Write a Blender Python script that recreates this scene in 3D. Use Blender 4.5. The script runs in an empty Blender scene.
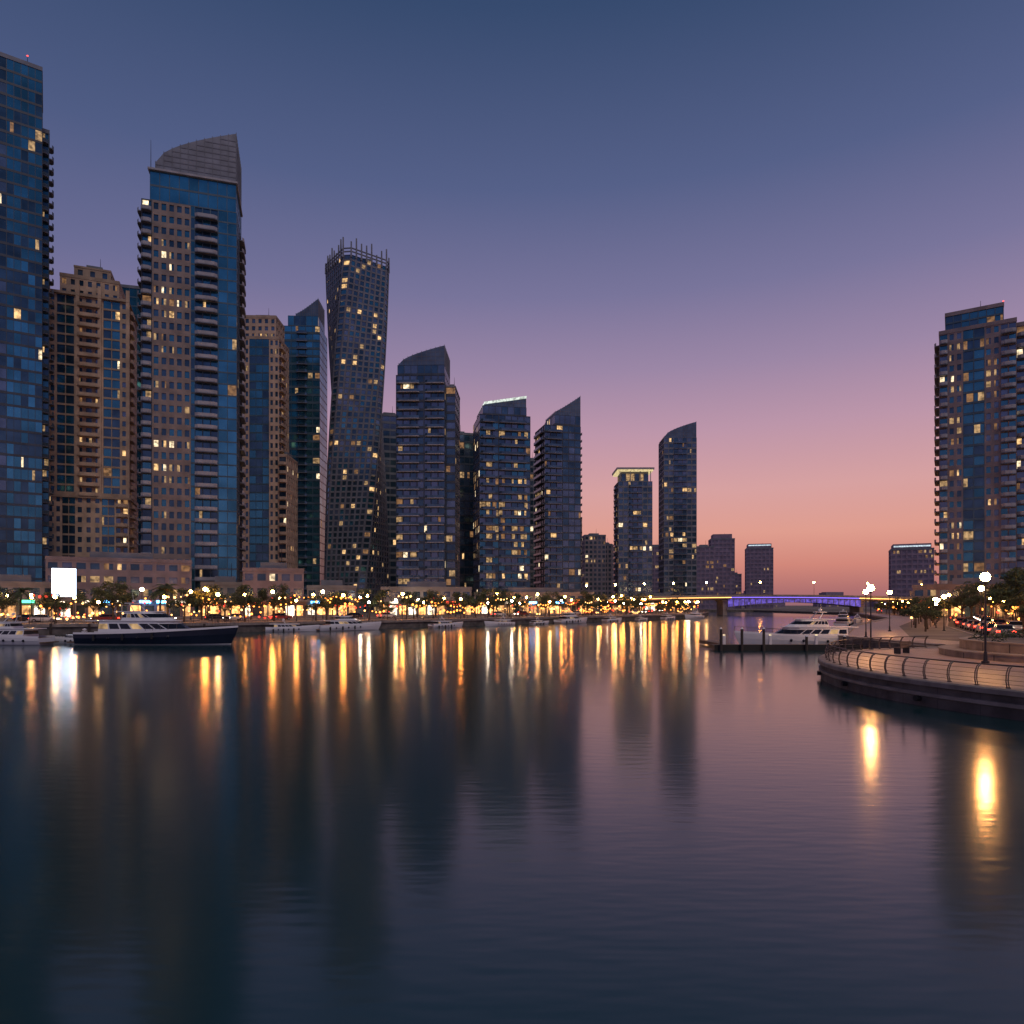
import bpy, bmesh, math, random
from mathutils import Vector, Matrix
R = random.Random(7)
sc = bpy.context.scene
sc.view_settings.view_transform = 'Standard'
sc.view_settings.look = 'None'
sc.view_settings.exposure = 0

def lin(r, g, b):
    f = lambda c: (c/255/12.92) if c/255 <= .04045 else ((c/255+.055)/1.055)**2.4
    return (f(r), f(g), f(b), 1)

# ------------------------------------------------------------------ materials
MAT = {}
def pmat(name, col, rough=.7, metal=0., var=.25, vscale=.3, bump=0., bscale=8., spec=.5):
    m = bpy.data.materials.new(name); m.use_nodes = True
    nt = m.node_tree; b = nt.nodes['Principled BSDF']
    b.inputs['Roughness'].default_value = rough
    b.inputs['Metallic'].default_value = metal
    b.inputs['Specular IOR Level'].default_value = spec
    tc = nt.nodes.new('ShaderNodeTexCoord')
    n = nt.nodes.new('ShaderNodeTexNoise'); n.inputs['Scale'].default_value = vscale; n.inputs['Detail'].default_value = 5
    nt.links.new(tc.outputs['Object'], n.inputs['Vector'])
    r = nt.nodes.new('ShaderNodeValToRGB')
    r.color_ramp.elements[0].position = .3; r.color_ramp.elements[1].position = .7
    r.color_ramp.elements[0].color = tuple(c*(1-var) for c in col[:3])+(1,)
    r.color_ramp.elements[1].color = tuple(min(1, c*(1+var)) for c in col[:3])+(1,)
    nt.links.new(n.outputs['Fac'], r.inputs['Fac']); nt.links.new(r.outputs['Color'], b.inputs['Base Color'])
    if bump > 0:
        n2 = nt.nodes.new('ShaderNodeTexNoise'); n2.inputs['Scale'].default_value = bscale; n2.inputs['Detail'].default_value = 4
        nt.links.new(tc.outputs['Object'], n2.inputs['Vector'])
        bp = nt.nodes.new('ShaderNodeBump'); bp.inputs['Distance'].default_value = bump
        nt.links.new(n2.outputs['Fac'], bp.inputs['Height']); nt.links.new(bp.outputs['Normal'], b.inputs['Normal'])
    MAT[name] = m
    return m
def emat(name, col, strength, sample=False, var=.0):
    m = bpy.data.materials.new(name); m.use_nodes = True
    nt = m.node_tree; b = nt.nodes['Principled BSDF']
    b.inputs['Base Color'].default_value = (.05, .05, .05, 1)
    b.inputs['Emission Color'].default_value = tuple(col)+(1,)
    b.inputs['Emission Strength'].default_value = strength
    if var > 0:
        tc = nt.nodes.new('ShaderNodeTexCoord')
        n = nt.nodes.new('ShaderNodeTexNoise'); n.inputs['Scale'].default_value = .9; n.inputs['Detail'].default_value = 3
        nt.links.new(tc.outputs['Object'], n.inputs['Vector'])
        mr = nt.nodes.new('ShaderNodeMapRange'); mr.inputs['From Min'].default_value = .35; mr.inputs['From Max'].default_value = .65
        mr.inputs['To Min'].default_value = strength*(1-var); mr.inputs['To Max'].default_value = strength*(1+var)
        nt.links.new(n.outputs['Fac'], mr.inputs['Value']); nt.links.new(mr.outputs['Result'], b.inputs['Emission Strength'])
    if not sample: m.cycles.emission_sampling = 'NONE'
    MAT[name] = m
    return m

pmat('wall_beige', (.50, .37, .28), .8)
pmat('wall_tan', (.38, .285, .22), .8)
pmat('wall_brown', (.23, .19, .17), .75)
pmat('wall_grey', (.15, .17, .205), .7)
pmat('wall_mauve', (.21, .18, .195), .8)
pmat('wall_dark', (.040, .058, .085), .5)
pmat('slab_light', (.30, .31, .34), .6)
pmat('slab_mid', (.13, .145, .185), .6)
pmat('slab_blue', (.05, .10, .145), .45)
pmat('crown', (.16, .18, .225), .5)
pmat('crown_glass', (.10, .15, .21), .3, .5)
pmat('concrete', (.26, .24, .22), .85, bump=.02)
pmat('glass_blue', (.07, .28, .41), .12, .8, .35, .12)
pmat('glass_teal', (.05, .20, .29), .15, .75, .35, .12)
pmat('glass_dark', (.055, .12, .18), .15, .7, .4, .15)
pmat('glass_grey', (.12, .18, .26), .18, .7, .35, .15)
pmat('balustrade', (.07, .13, .19), .2, .6, .4, .2)
pmat('haze_wall', (.23, .18, .25), .9)  # mauve base colour carries the distance haze
pmat('haze_glass', (.14, .13, .20), .4)  # haze tint put into the colour of distant panes
emat('lit_a', (1, .60, .25), .85, var=.7)
emat('lit_b', (1, .62, .28), .36, var=.7)
emat('lit_c', (1, .78, .48), 1.2, var=.7)
emat('lit_d', (1, .5, .2), .20, var=.6)
emat('lit_cool', (.75, .9, 1), .8, var=.4)
emat('crown_lit', (.85, .95, .85), .8, var=.5)
emat('crown_warm', (1, .8, .4), .7, var=.3)
emat('shop_warm', (1, .42, .12), 2.6, var=.8)
emat('shop_dim', (1, .48, .17), .9, var=.8)
emat('shop_white', (1, .80, .58), 2.6, var=.8)
emat('shop_blue', (.1, .45, 1), 14.0, True)
emat('shop_green', (.1, 1, .5), 3.0, True)
emat('shop_red', (1, .08, .04), 4.0, True)
emat('led_screen', (.62, .78, 1), 4.5, True)
emat('globe_orange', (1, .33, .06), 260, True)
emat('globe_warm', (1, .50, .17), 190, True)
emat('globe_white', (1, .82, .60), 160, True)
emat('globe_near', (1, .44, .13), 260, True)
emat('bulb_orange', (1, .30, .045), 6.0)
emat('bulb_gold', (1, .50, .15), 5.0)
emat('bulb_red', (1, .06, .03), 2.5)
emat('bridge_blue', (.22, .14, 1), 1.8, True)
emat('bridge_painted_glow', (.26, .17, 1), .40, var=.6)  # light falling on the bridge rib, put in as a glowing surface
emat('bridge_warm', (1, .46, .12), 3.5, True)
emat('tail', (1, .04, .02), 14, True)
emat('head', (1, .9, .7), 18, True)
emat('beacon', (1, .05, .03), 6, False)
pmat('metal_dark', (.05, .05, .055), .4, .6)
pmat('metal_rail', (.12, .10, .095), .45, .7)
pmat('metal_roof', (.3, .3, .33), .4, .5)
pmat('bark', (.07, .05, .035), .9)
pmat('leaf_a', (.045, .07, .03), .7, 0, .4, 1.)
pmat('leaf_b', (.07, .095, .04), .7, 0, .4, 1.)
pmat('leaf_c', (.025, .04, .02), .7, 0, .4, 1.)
pmat('asphalt', (.05, .05, .052), .85, 0, .25, .6, .01, 20)
pmat('road_paint', (.7, .7, .68), .7, 0, .15, 3)
pmat('ground', (.16, .13, .11), .9, 0, .35, .15, .01, 6)
pmat('kerb', (.3, .28, .26), .8, 0, .2, 1.5)
pmat('stone_wall', (.11, .095, .085), .8, 0, .5, .8, .06, 2.5)
pmat('stone_cap', (.24, .20, .175), .65, 0, .3, 1.2, .01, 10)
pmat('boat_white', (.72, .72, .74), .25, 0, .06, .5)
pmat('boat_navy', (.012, .018, .035), .15, 0, .2, .5)
pmat('boat_glass', (.01, .012, .018), .08)
pmat('teak', (.16, .10, .06), .6, 0, .25, 3)
pmat('rubber', (.02, .02, .02), .8)
pmat('car_silver', (.35, .36, .38), .3, .5); pmat('car_black', (.02, .02, .025), .2); pmat('car_white', (.65, .65, .65), .3); pmat('car_red', (.3, .02, .02), .3)
pmat('timber_pile', (.05, .04, .035), .9)

def brickmat(name, c1, c2, mort, scale, bw, bh, rough, bumpd):
    m = bpy.data.materials.new(name); m.use_nodes = True
    nt = m.node_tree; b = nt.nodes['Principled BSDF']
    tc = nt.nodes.new('ShaderNodeTexCoord')
    br = nt.nodes.new('ShaderNodeTexBrick')
    br.inputs['Color1'].default_value = c1+(1,); br.inputs['Color2'].default_value = c2+(1,); br.inputs['Mortar'].default_value = mort+(1,)
    br.inputs['Scale'].default_value = scale; br.inputs['Brick Width'].default_value = bw; br.inputs['Row Height'].default_value = bh
    br.inputs['Mortar Size'].default_value = .015
    nt.links.new(tc.outputs['Object'], br.inputs['Vector'])
    n = nt.nodes.new('ShaderNodeTexNoise'); n.inputs['Scale'].default_value = .7; n.inputs['Detail'].default_value = 6
    nt.links.new(tc.outputs['Object'], n.inputs['Vector'])
    mx = nt.nodes.new('ShaderNodeMixRGB'); mx.blend_type = 'MULTIPLY'; mx.inputs['Fac'].default_value = .45
    nt.links.new(br.outputs['Color'], mx.inputs['Color1']); nt.links.new(n.outputs['Fac'], mx.inputs['Color2'])
    nt.links.new(mx.outputs['Color'], b.inputs['Base Color'])
    mr = nt.nodes.new('ShaderNodeMapRange'); mr.inputs['To Min'].default_value = rough-.2; mr.inputs['To Max'].default_value = rough+.15
    nt.links.new(n.outputs['Fac'], mr.inputs['Value']); nt.links.new(mr.outputs['Result'], b.inputs['Roughness'])
    bp = nt.nodes.new('ShaderNodeBump'); bp.inputs['Distance'].default_value = bumpd; bp.invert = True
    nt.links.new(br.outputs['Fac'], bp.inputs['Height']); nt.links.new(bp.outputs['Normal'], b.inputs['Normal'])
    MAT[name] = m
brickmat('paving', (.48, .34, .27), (.39, .27, .21), (.12, .1, .09), 1.0, .8, .4, .5, .004)

# water: calm basin, long low swell with a faint fine ripple
m = bpy.data.materials.new('water'); m.use_nodes = True; MAT['water'] = m
nt = m.node_tree; b = nt.nodes['Principled BSDF']
b.inputs['Base Color'].default_value = (.006, .036, .040, 1)
b.inputs['IOR'].default_value = 1.64
b.inputs['Roughness'].default_value = .15
tc = nt.nodes.new('ShaderNodeTexCoord')
def wn(sx, sy, det, rot):
    mp = nt.nodes.new('ShaderNodeMapping'); mp.inputs['Scale'].default_value = (sx, sy, 1); mp.inputs['Rotation'].default_value = (0, 0, rot)
    n = nt.nodes.new('ShaderNodeTexNoise'); n.inputs['Scale'].default_value = 1; n.inputs['Detail'].default_value = det
    nt.links.new(tc.outputs['Object'], mp.inputs['Vector']); nt.links.new(mp.outputs['Vector'], n.inputs['Vector'])
    return n
n1 = wn(.9, 3.2, 1, .08); n2 = wn(.10, .35, 1, -.15)
b1 = nt.nodes.new('ShaderNodeBump'); b1.inputs['Distance'].default_value = .0055
b2 = nt.nodes.new('ShaderNodeBump'); b2.inputs['Distance'].default_value = .008
nt.links.new(n1.outputs['Fac'], b1.inputs['Height']); nt.links.new(n2.outputs['Fac'], b2.inputs['Height'])
nt.links.new(b2.outputs['Normal'], b1.inputs['Normal']); nt.links.new(b1.outputs['Normal'], b.inputs['Normal'])

# ------------------------------------------------------------------ mesh builder
class MB:
    def __init__(s): s.v = []; s.f = []; s.m = []; s.slots = {}; s.names = []
    def mi(s, n):
        if n not in s.slots: s.slots[n] = len(s.names); s.names.append(n)
        return s.slots[n]
    def poly(s, pts, mat):
        k = len(s.v); s.v.extend(pts); s.f.append(tuple(range(k, k+len(pts)))); s.m.append(s.mi(mat))
    def box(s, x0, x1, y0, y1, z0, z1, mat):
        k = len(s.v)
        s.v += [(x0,y0,z0),(x1,y0,z0),(x1,y1,z0),(x0,y1,z0),(x0,y0,z1),(x1,y0,z1),(x1,y1,z1),(x0,y1,z1)]
        i = s.mi(mat)
        for q in ((3,2,1,0),(4,5,6,7),(0,1,5,4),(1,2,6,5),(2,3,7,6),(3,0,4,7)):
            s.f.append(tuple(k+a for a in q)); s.m.append(i)
    def prism(s, pl, z0, z1, mat, top=None, pl2=None):
        pl2 = pl2 or pl; n = len(pl)
        for i in range(n):
            j = (i+1) % n
            s.poly([(*pl[i], z0), (*pl[j], z0), (*pl2[j], z1), (*pl2[i], z1)], mat)
        s.poly([(*p, z1) for p in pl2], top or mat)
        s.poly([(*p, z0) for p in reversed(pl)], mat)
    def tube(s, a, b, ra, rb, mat, n=8):
        a = Vector(a); b = Vector(b); d = (b-a).normalized()
        u = d.orthogonal().normalized(); w = d.cross(u)
        A = [tuple(a+(u*math.cos(t)+w*math.sin(t))*ra) for t in [2*math.pi*i/n for i in range(n)]]
        B = [tuple(b+(u*math.cos(t)+w*math.sin(t))*rb) for t in [2*math.pi*i/n for i in range(n)]]
        for i in range(n):
            j = (i+1) % n; s.poly([A[i], A[j], B[j], B[i]], mat)
        s.poly(list(reversed(A)), mat); s.poly(B, mat)
    def ball(s, c, r, mat, sub=2, sz=1.):
        bm = bmesh.new(); bmesh.ops.create_icosphere(bm, subdivisions=sub, radius=r)
        k = len(s.v); bm.verts.ensure_lookup_table()
        s.v += [(c[0]+v.co.x, c[1]+v.co.y, c[2]+v.co.z*sz) for v in bm.verts]
        i = s.mi(mat)
        for f in bm.faces: s.f.append(tuple(k+v.index for v in f.verts)); s.m.append(i)
        bm.free()
    def mesh(s, name, smooth=False):
        me = bpy.data.meshes.new(name); me.from_pydata(s.v, [], s.f)
        for n in s.names: me.materials.append(MAT[n])
        me.polygons.foreach_set('material_index', s.m)
        if smooth: me.polygons.foreach_set('use_smooth', [True]*len(s.f))
        me.update(); return me
def put(name, me, loc=(0,0,0), rz=0, scale=1):
    o = bpy.data.objects.new(name, me); sc.collection.objects.link(o)
    o.location = loc; o.rotation_euler = (0, 0, rz)
    o.scale = (scale,)*3 if not isinstance(scale, tuple) else scale
    return o

# ------------------------------------------------------------------ facades
def style(bw=3.2, mx=.22, mb=.28, mt=.14, rec=.25, wall='wall_beige', glass=('glass_dark','glass_dark','glass_grey'), lit=.12, litm=('lit_a','lit_b','lit_b','lit_c','lit_d','lit_d','lit_b'), bal=None, balm='slab_light', edge='slab_mid'):
    return dict(locals())
def facade(M, a, b, z0, z1, nf, st):
    a = Vector(a); b = Vector(b); L = (b-a).length
    if L < .05: return
    d = (b-a)/L; n = Vector((d.y, -d.x))
    nb = max(1, round(L/st['bw'])); fh = (z1-z0)/nf
    def P(u, z, o=0.):
        p = a+d*(u*L)+n*o; return (p.x, p.y, z)
    mx = st['mx']/nb
    colbias = [R.choice((.2,.5,1,1,1.5,2.4)) for _ in range(nb)]
    for i in range(nf):
        f0 = z0+i*fh; f1 = f0+fh; g0 = f0+st['mb']*fh; g1 = f1-st['mt']*fh
        w = st['wall']
        M.poly([P(0,f0),P(1,f0),P(1,g0),P(0,g0)], w)
        M.poly([P(0,g1),P(1,g1),P(1,f1),P(0,f1)], w)
        lp = st['lit']*1.05*R.choice((.05,.3,.8,1,1.6,2.6)); prev = False
        r = -st['rec']
        for j in range(nb):
            u0 = j/nb; u1 = (j+1)/nb; a0 = u0+mx; a1 = u1-mx
            if mx > 0:
                M.poly([P(u0,g0),P(a0,g0),P(a0,g1),P(u0,g1)], w)
                M.poly([P(a1,g0),P(u1,g0),P(u1,g1),P(a1,g1)], w)
                M.poly([P(a0,g0),P(a0,g0,r),P(a0,g1,r),P(a0,g1)], w)
                M.poly([P(a1,g0,r),P(a1,g0),P(a1,g1),P(a1,g1,r)], w)
            M.poly([P(a0,g0),P(a1,g0),P(a1,g0,r),P(a0,g0,r)], w)
            M.poly([P(a0,g1,r),P(a1,g1,r),P(a1,g1),P(a0,g1)], w)
            q = lp*(2.6 if prev else .75)*colbias[j]
            if R.random() < q:
                mt = R.choice(st['litm']); prev = True
                if R.random() < .75:
                    um = a0+(a1-a0)*R.uniform(.3,.7); k = R.random() < .5
                    gm = R.choice(st['glass'])
                    M.poly([P(a0,g0,r),P(um,g0,r),P(um,g1,r),P(a0,g1,r)], mt if k else gm)
                    M.poly([P(um,g0,r),P(a1,g0,r),P(a1,g1,r),P(um,g1,r)], gm if k else mt)
                    continue
            else: mt = R.choice(st['glass']); prev = False
            M.poly([P(a0,g0,r),P(a1,g0,r),P(a1,g1,r),P(a0,g1,r)], mt)
        if st['bal']:
            for (s0, s1, dep) in st['bal']:
                o = dep; e = min(.25*(s1-s0), .9/L)
                pl = [P(s0,0,.0),P(s1,0,.0),P(s1,0,o*.6),P(s1-e,0,o),P(s0+e,0,o),P(s0,0,o*.6)]
                pl = [(p[0],p[1]) for p in pl][::-1]
                M.prism(pl, f0-.12, f0+.18, st['edge'])
                pr = [P(s1-.0005,0,o*.6),P(s1-e,0,o),P(s0+e,0,o),P(s0+.0005,0,o*.6)]
                for k in range(3):
                    p, q2 = pr[k], pr[k+1]
                    M.poly([(q2[0],q2[1],f0+.18),(p[0],p[1],f0+.18),(p[0],p[1],f0+1.1),(q2[0],q2[1],f0+1.1)], st['balm'])
def block(M, x0, x1, y0, y1, z0, z1, F, Rr=None, L=None, B=None, fh=3.5, roof='wall_grey', par=1.1):
    nf = max(1, round((z1-z0)/fh))
    pts = [(x0,y0),(x1,y0),(x1,y1),(x0,y1)]
    sts = [F, Rr or F, B or F, L or Rr or F]
    for k in range(4):
        a = Vector(pts[k]); b = Vector(pts[(k+1)%4]); st = sts[k]
        if isinstance(st, list):
            t = 0
            for fr, s in st:
                facade(M, a.lerp(b, t), a.lerp(b, t+fr), z0, z1, nf, s); t += fr
        else: facade(M, a, b, z0, z1, nf, st)
    M.poly([(*p, z1) for p in pts], roof)
    if par > 0:
        w = .35
        M.box(x0-.1,x1+.1,y0-.1,y0+w,z1-.05,z1+par,roof); M.box(x0-.1,x1+.1,y1-w,y1+.1,z1-.05,z1+par,roof)
        M.box(x0-.1,x0+w,y0+w+.001,y1-w-.001,z1-.05,z1+par,roof); M.box(x1-w,x1+.1,y0+w+.001,y1-w-.001,z1-.05,z1+par,roof)
        cx = (x0+x1)/2; cy = (y0+y1)/2; ww = (x1-x0)*.22; dd = (y1-y0)*.22
        M.box(cx-ww, cx+ww, cy-dd, cy+dd, z1, z1+2.6, 'wall_grey')
        M.tube((cx+ww*.6,cy,z1+2.6),(cx+ww*.6,cy,z1+6.5),.12,.05,'metal_dark',5)
def sail(M, x0, x1, y0, y1, z0, h0, h1, al, power=1., mat='crown', rim=None):
    ca, sa = math.cos(al), -math.sin(al)
    S = lambda p: p[0]*ca+p[1]*sa
    cs = [(x0,y0),(x1,y0),(x1,y1),(x0,y1)]
    lo = min(map(S, cs)); hi = max(map(S, cs))
    H = lambda p: h0+(h1-h0)*max(0.,min(1.,(S(p)-lo)/(hi-lo)))**power
    ring = []
    for k in range(4):
        a = Vector(cs[k]); b = Vector(cs[(k+1)%4])
        for i in range(10): q = a.lerp(b, i/10); ring.append((q.x,q.y))
    n = len(ring); mx_, my_ = (x0+x1)/2, (y0+y1)/2
    out = lambda p, k: (mx_+(p[0]-mx_)*k, my_+(p[1]-my_)*k)
    for i in range(n):
        p, q = ring[i], ring[(i+1)%n]; hp, hq = H(p), H(q)
        M.poly([(*p,z0),(*q,z0),(*q,hq),(*p,hp)], mat)
        o = out(p,1.006); M.tube((*o,z0),(*o,hp+.3),.11,.11,'slab_mid',4)
        if rim:
            a_, b_ = out(p,1.03), out(q,1.03)
            M.poly([(*a_,hp-1.0),(*b_,hq-1.0),(*b_,hq+.1),(*a_,hp+.1)], rim)
    c = (mx_, my_)
    for i in range(n):
        p, q = ring[i], ring[(i+1)%n]
        M.poly([(*p,H(p)),(*q,H(q)),(*c,H(c))], 'wall_grey')
    for lv in range(1, 9):
        z = z0+lv*1.6
        for i in range(n):
            p, q = ring[i], ring[(i+1)%n]
            if z < min(H(p),H(q))-.3:
                a_, b_ = out(p,1.012), out(q,1.012)
                M.poly([(*a_,z),(*b_,z),(*b_,z+.18),(*a_,z+.18)], 'slab_mid')
def place(name, M, cx, cy, al, z=1.6):
    return put(name, M.mesh(name), (cx, cy, z), math.atan2(-cx, cy)+al)
def beacon(M, x, y, z): 
    M.tube((x,y,z),(x,y,z+3),.1,.05,'metal_dark',5); M.ball((x,y,z+3.1),.2,'beacon',1)
D = math.radians
ribbon = lambda **k: style(**{**dict(bw=3.,mx=.04,mb=.26,mt=.05,rec=.12),**k})
cur_blue = style(bw=2.6,mx=.035,mb=.10,mt=.03,rec=.06,wall='slab_blue',glass=('glass_blue','glass_blue','glass_teal'),lit=.02)
cur_teal = style(bw=2.6,mx=.035,mb=.14,mt=.03,rec=.06,wall='slab_blue',glass=('glass_teal','glass_teal','glass_dark'),lit=.04)
cur_dark = style(bw=2.8,mx=.04,mb=.18,mt=.04,rec=.08,wall='wall_dark',glass=('glass_dark','glass_grey','glass_dark'),lit=.06)

# T1 far-left blue tower
M = MB()
f1 = style(bw=2.6,mx=.06,mb=.2,mt=.06,wall='wall_dark',glass=('glass_teal','glass_dark','glass_dark'),lit=.15,bal=[(.02,.30,1.6),(.34,.66,1.9),(.70,.97,1.6)],balm='balustrade',edge='slab_light')
f1b = style(bw=2.4,mx=.12,mb=.3,mt=.08,wall='slab_blue',glass=('glass_dark','glass_teal'),lit=.18,bal=[(.3,.95,1.2)],balm='slab_blue')
cb1 = style(bw=1.8,mx=.035,mb=.16,mt=.03,rec=.06,wall='wall_dark',glass=('glass_teal','glass_dark','glass_blue'),lit=.03)
block(M,-16,11.5,-12,8,0,157,[(.60,f1),(.10,cur_dark),(.30,cb1)],cb1,f1,cur_blue,fh=3.5)
block(M,-15,13.2,8.01,18,0,151,[(.85,cur_blue),(.15,f1b)],[(.5,f1b),(.5,cur_blue)],fh=3.5)
beacon(M,8,-10,158)
place('glass_skyscraper', M, -151.5, 200, D(-3))
# T2 beige residential
M = MB()
g = style(bw=2.6,mx=.26,mb=.30,mt=.16,wall='wall_beige',lit=.10)
gs = style(bw=2.4,mx=.05,mb=.14,mt=.05,wall='wall_tan',glass=('glass_teal','glass_dark'),lit=.10)
gb = style(bw=2.8,mx=.2,mb=.3,mt=.14,wall='wall_beige',lit=.13,bal=[(.1,.9,1.3)],balm='wall_beige',edge='wall_tan')
block(M,-11.6,12.4,-11,11,0,40,[(.18,g),(.16,gs),(.32,g),(.16,gs),(.18,gb)],[(.5,gb),(.5,g)],fh=3.4,roof='wall_tan')
block(M,-11.2,12,-10.6,10.6,40.01,107,[(.10,g),(.22,gs),(.36,gb),(.22,gs),(.10,g)],[(.4,gb),(.6,g)],fh=3.4,roof='wall_tan')
block(M,-8.5,9,-8,8,107.1,114,g,fh=3.4,roof='wall_tan')
for s in (-11.2,-2.8,3.6,12): M.box(s-.55,s+.55,-11.25,-10.62,40,111,'wall_beige')
M.box(-12.2,13,-11.6,11.6,39.2,40.0,'wall_tan'); M.box(-11.8,12.6,-11.3,11.3,107.0,107.09,'wall_tan')
block(M,-5,6,-5,6,114.1,119,style(wall='wall_tan',lit=.0,mx=.3),fh=4.5,roof='wall_tan',par=.6)
place('beige_apartment_tower', M, -147, 240, D(-10))
M = MB(); block(M,-8,8,-8,8,0,126,cur_blue); place('glass_skyscraper', M, -150, 272, D(-15))
# T3 large tower with curved crown
M = MB()
al = D(-8)
g3 = style(bw=2.2,mx=.20,mb=.26,mt=.18,wall='wall_brown',glass=('glass_dark','glass_dark','glass_teal'),lit=.13)
g3b = style(bw=2.8,mx=.1,mb=.2,mt=.1,wall='wall_dark',glass=('glass_dark','glass_teal'),lit=.10,bal=[(.0,.97,1.3)],balm='slab_light')
g3s = style(bw=2.2,mx=.06,mb=.2,mt=.05,wall='slab_blue',glass=('glass_teal','glass_dark'),lit=.08,bal=[(.02,.98,1.6)],balm='slab_light')
block(M,-13.2,13.2,-9,10,0,124,[(.11,g3b),(.40,g3),(.04,cur_teal),(.25,g3s),(.20,cur_blue)],[(.5,cb1),(.5,g3b)],fh=3.5,roof='slab_mid',par=0)
block(M,-11,13,-8.5,9.5,124.02,133,cur_blue,fh=3.7,par=0)
M.box(-11.5,13.4,-9.2,10,133.02,133.6,'slab_light')
sail(M,-9.5,12.9,-8,9.3,133.61,136,149,0,.60)
M.tube((-11,-7,133),(-11,-7,143),.12,.05,'metal_dark',5); beacon(M,12.4,8,146.5)
place('curved_crown_skyscraper', M, -100.0, 215, al)
# T4
M = MB(); al = D(-18)
g4 = style(bw=2.6,mx=.24,mb=.28,mt=.14,wall='wall_beige',lit=.12)
g4b = style(bw=3,mx=.1,mb=.2,mt=.1,wall='wall_beige',lit=.12,bal=[(.05,.95,1.2)],balm='wall_tan',edge='wall_tan')
block(M,-9,7,-6,8,0,112,[(.25,g4),(.5,cur_teal),(.25,g4)],[(.5,g4b),(.5,g4)],fh=3.5,roof='wall_tan')
block(M,-7.5,5.5,-5,6.5,112.05,121,g4,fh=3.5,roof='wall_tan')
block(M,7.01,10.5,-7,8.5,0,64,g4b,g4,fh=3.5,roof='wall_tan',par=.8)
place('beige_apartment_tower', M, -102.5, 285, al)
# T5
M = MB(); al = D(-14)
g5 = ribbon(wall='slab_blue',glass=('glass_blue','glass_teal'),lit=.08,bal=[(.35,.65,1.)],balm='balustrade')
block(M,-8,8,-7.5,7.5,0,129,g5,cur_blue,fh=3.5,par=0)
block(M,-6.5,7,-6.5,6.5,129.02,134,cur_teal,fh=3.5,par=0)
sail(M,-3,6.9,-6.2,6.2,134.05,135,142,0,1.2,mat='crown_glass')
place('glass_skyscraper', M, -95, 315, al)
# T6 twisted tower
M = MB(); NF = 62; Ht = 150.; fh = Ht/NF
hx, hy = 11.6, 10.8
corn = [(-hx+2.5,-hy),(hx-2.5,-hy),(hx,-hy+2.5),(hx,hy-2.5),(hx-2.5,hy),(-hx+2.5,hy),(-hx,hy-2.5),(-hx,-hy+2.5)]
def tw(p, z, k=1.):
    a = D(50+66*z/Ht); c, s = math.cos(a), math.sin(a)
    return (k*(p[0]*c-p[1]*s), k*(p[0]*s+p[1]*c), z)
for i in range(NF):
    z0 = i*fh; zg = z0+fh*.30; z1 = z0+fh
    for k in range(8):
        a = Vector(corn[k]); b = Vector(corn[(k+1)%8]); nb = max(1, round((b-a).length/2.4))
        for j in range(nb):
            p = a.lerp(b, j/nb); q = a.lerp(b,(j+1)/nb)
            a0 = p.lerp(q,.16); a1 = p.lerp(q,.84)
            M.poly([tw(a0,z0,.992),tw(a1,z0,.992),tw(a1,zg,.992),tw(a0,zg,.992)],'wall_grey')
            M.poly([tw(p,z0),tw(a0,z0),tw(a0,z1),tw(p,z1)],'slab_mid'); M.poly([tw(a1,z0),tw(q,z0),tw(q,z1),tw(a1,z1)],'slab_mid')
            gm = R.choice(('lit_a','lit_b','lit_d','lit_b')) if R.random() < .07 else R.choice(('glass_dark','glass_grey','glass_teal','glass_dark'))
            M.poly([tw(a0,zg,.98),tw(a1,zg,.98),tw(a1,z1,.98),tw(a0,z1,.98)],gm)
            M.poly([tw(a0,zg,.992),tw(a1,zg,.992),tw(a1,zg,.98),tw(a0,zg,.98)],'slab_mid')
            for e0 in (a0,a1): M.poly([tw(e0,z0),tw(e0,z1),tw(e0,z1,.98),tw(e0,z0,.98)],'slab_mid')
M.poly([tw(c,Ht) for c in corn],'wall_grey')
for k in range(8):
    a = Vector(corn[k]); b = Vector(corn[(k+1)%8]); nb = max(1, round((b-a).length/2.4))
    for j in range(nb):
        p = a.lerp(b,j/nb); h = Ht+R.choice((3.5,5.5,7.5,6))
        t0 = tw(p,Ht-1,.99); M.tube(t0,(t0[0],t0[1],h),.55,.4,'slab_mid',4)
    for hh in (1.4,2.8):
        t0 = tw(a,Ht,.99); t1 = tw(b,Ht,.99); M.tube((t0[0],t0[1],Ht+hh),(t1[0],t1[1],Ht+hh),.3,.3,'slab_mid',4)
M.box(-6,6,-6,6,Ht,Ht+3,'wall_grey')
place('twisted_skyscraper', M, -68, 300, 0)
# T7
M = MB(); al = D(-9)
s7 = style(bw=2.6,mx=.06,mb=.2,mt=.08,wall='wall_dark',glass=('glass_dark','glass_grey'),lit=.10,bal=[(.02,.48,1.4),(.60,.98,1.2)],balm='balustrade',edge='slab_light')
block(M,-10.5,8.5,-9,9,0,92,s7,cur_dark,fh=3.4,par=0)
block(M,8.51,12.2,-6,10,0,88,ribbon(wall='wall_dark',lit=.08,glass=('glass_dark','glass_grey')),fh=3.4,par=.6)
block(M,-10,8.3,-8.5,8.5,92.02,96,cur_dark,fh=3.8,par=0)
sail(M,-9.5,8.2,-8.2,8.2,96.05,96.5,103.5,0,.6,mat='crown_glass')
place('sail_top_skyscraper', M, -34, 272, al)
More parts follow.
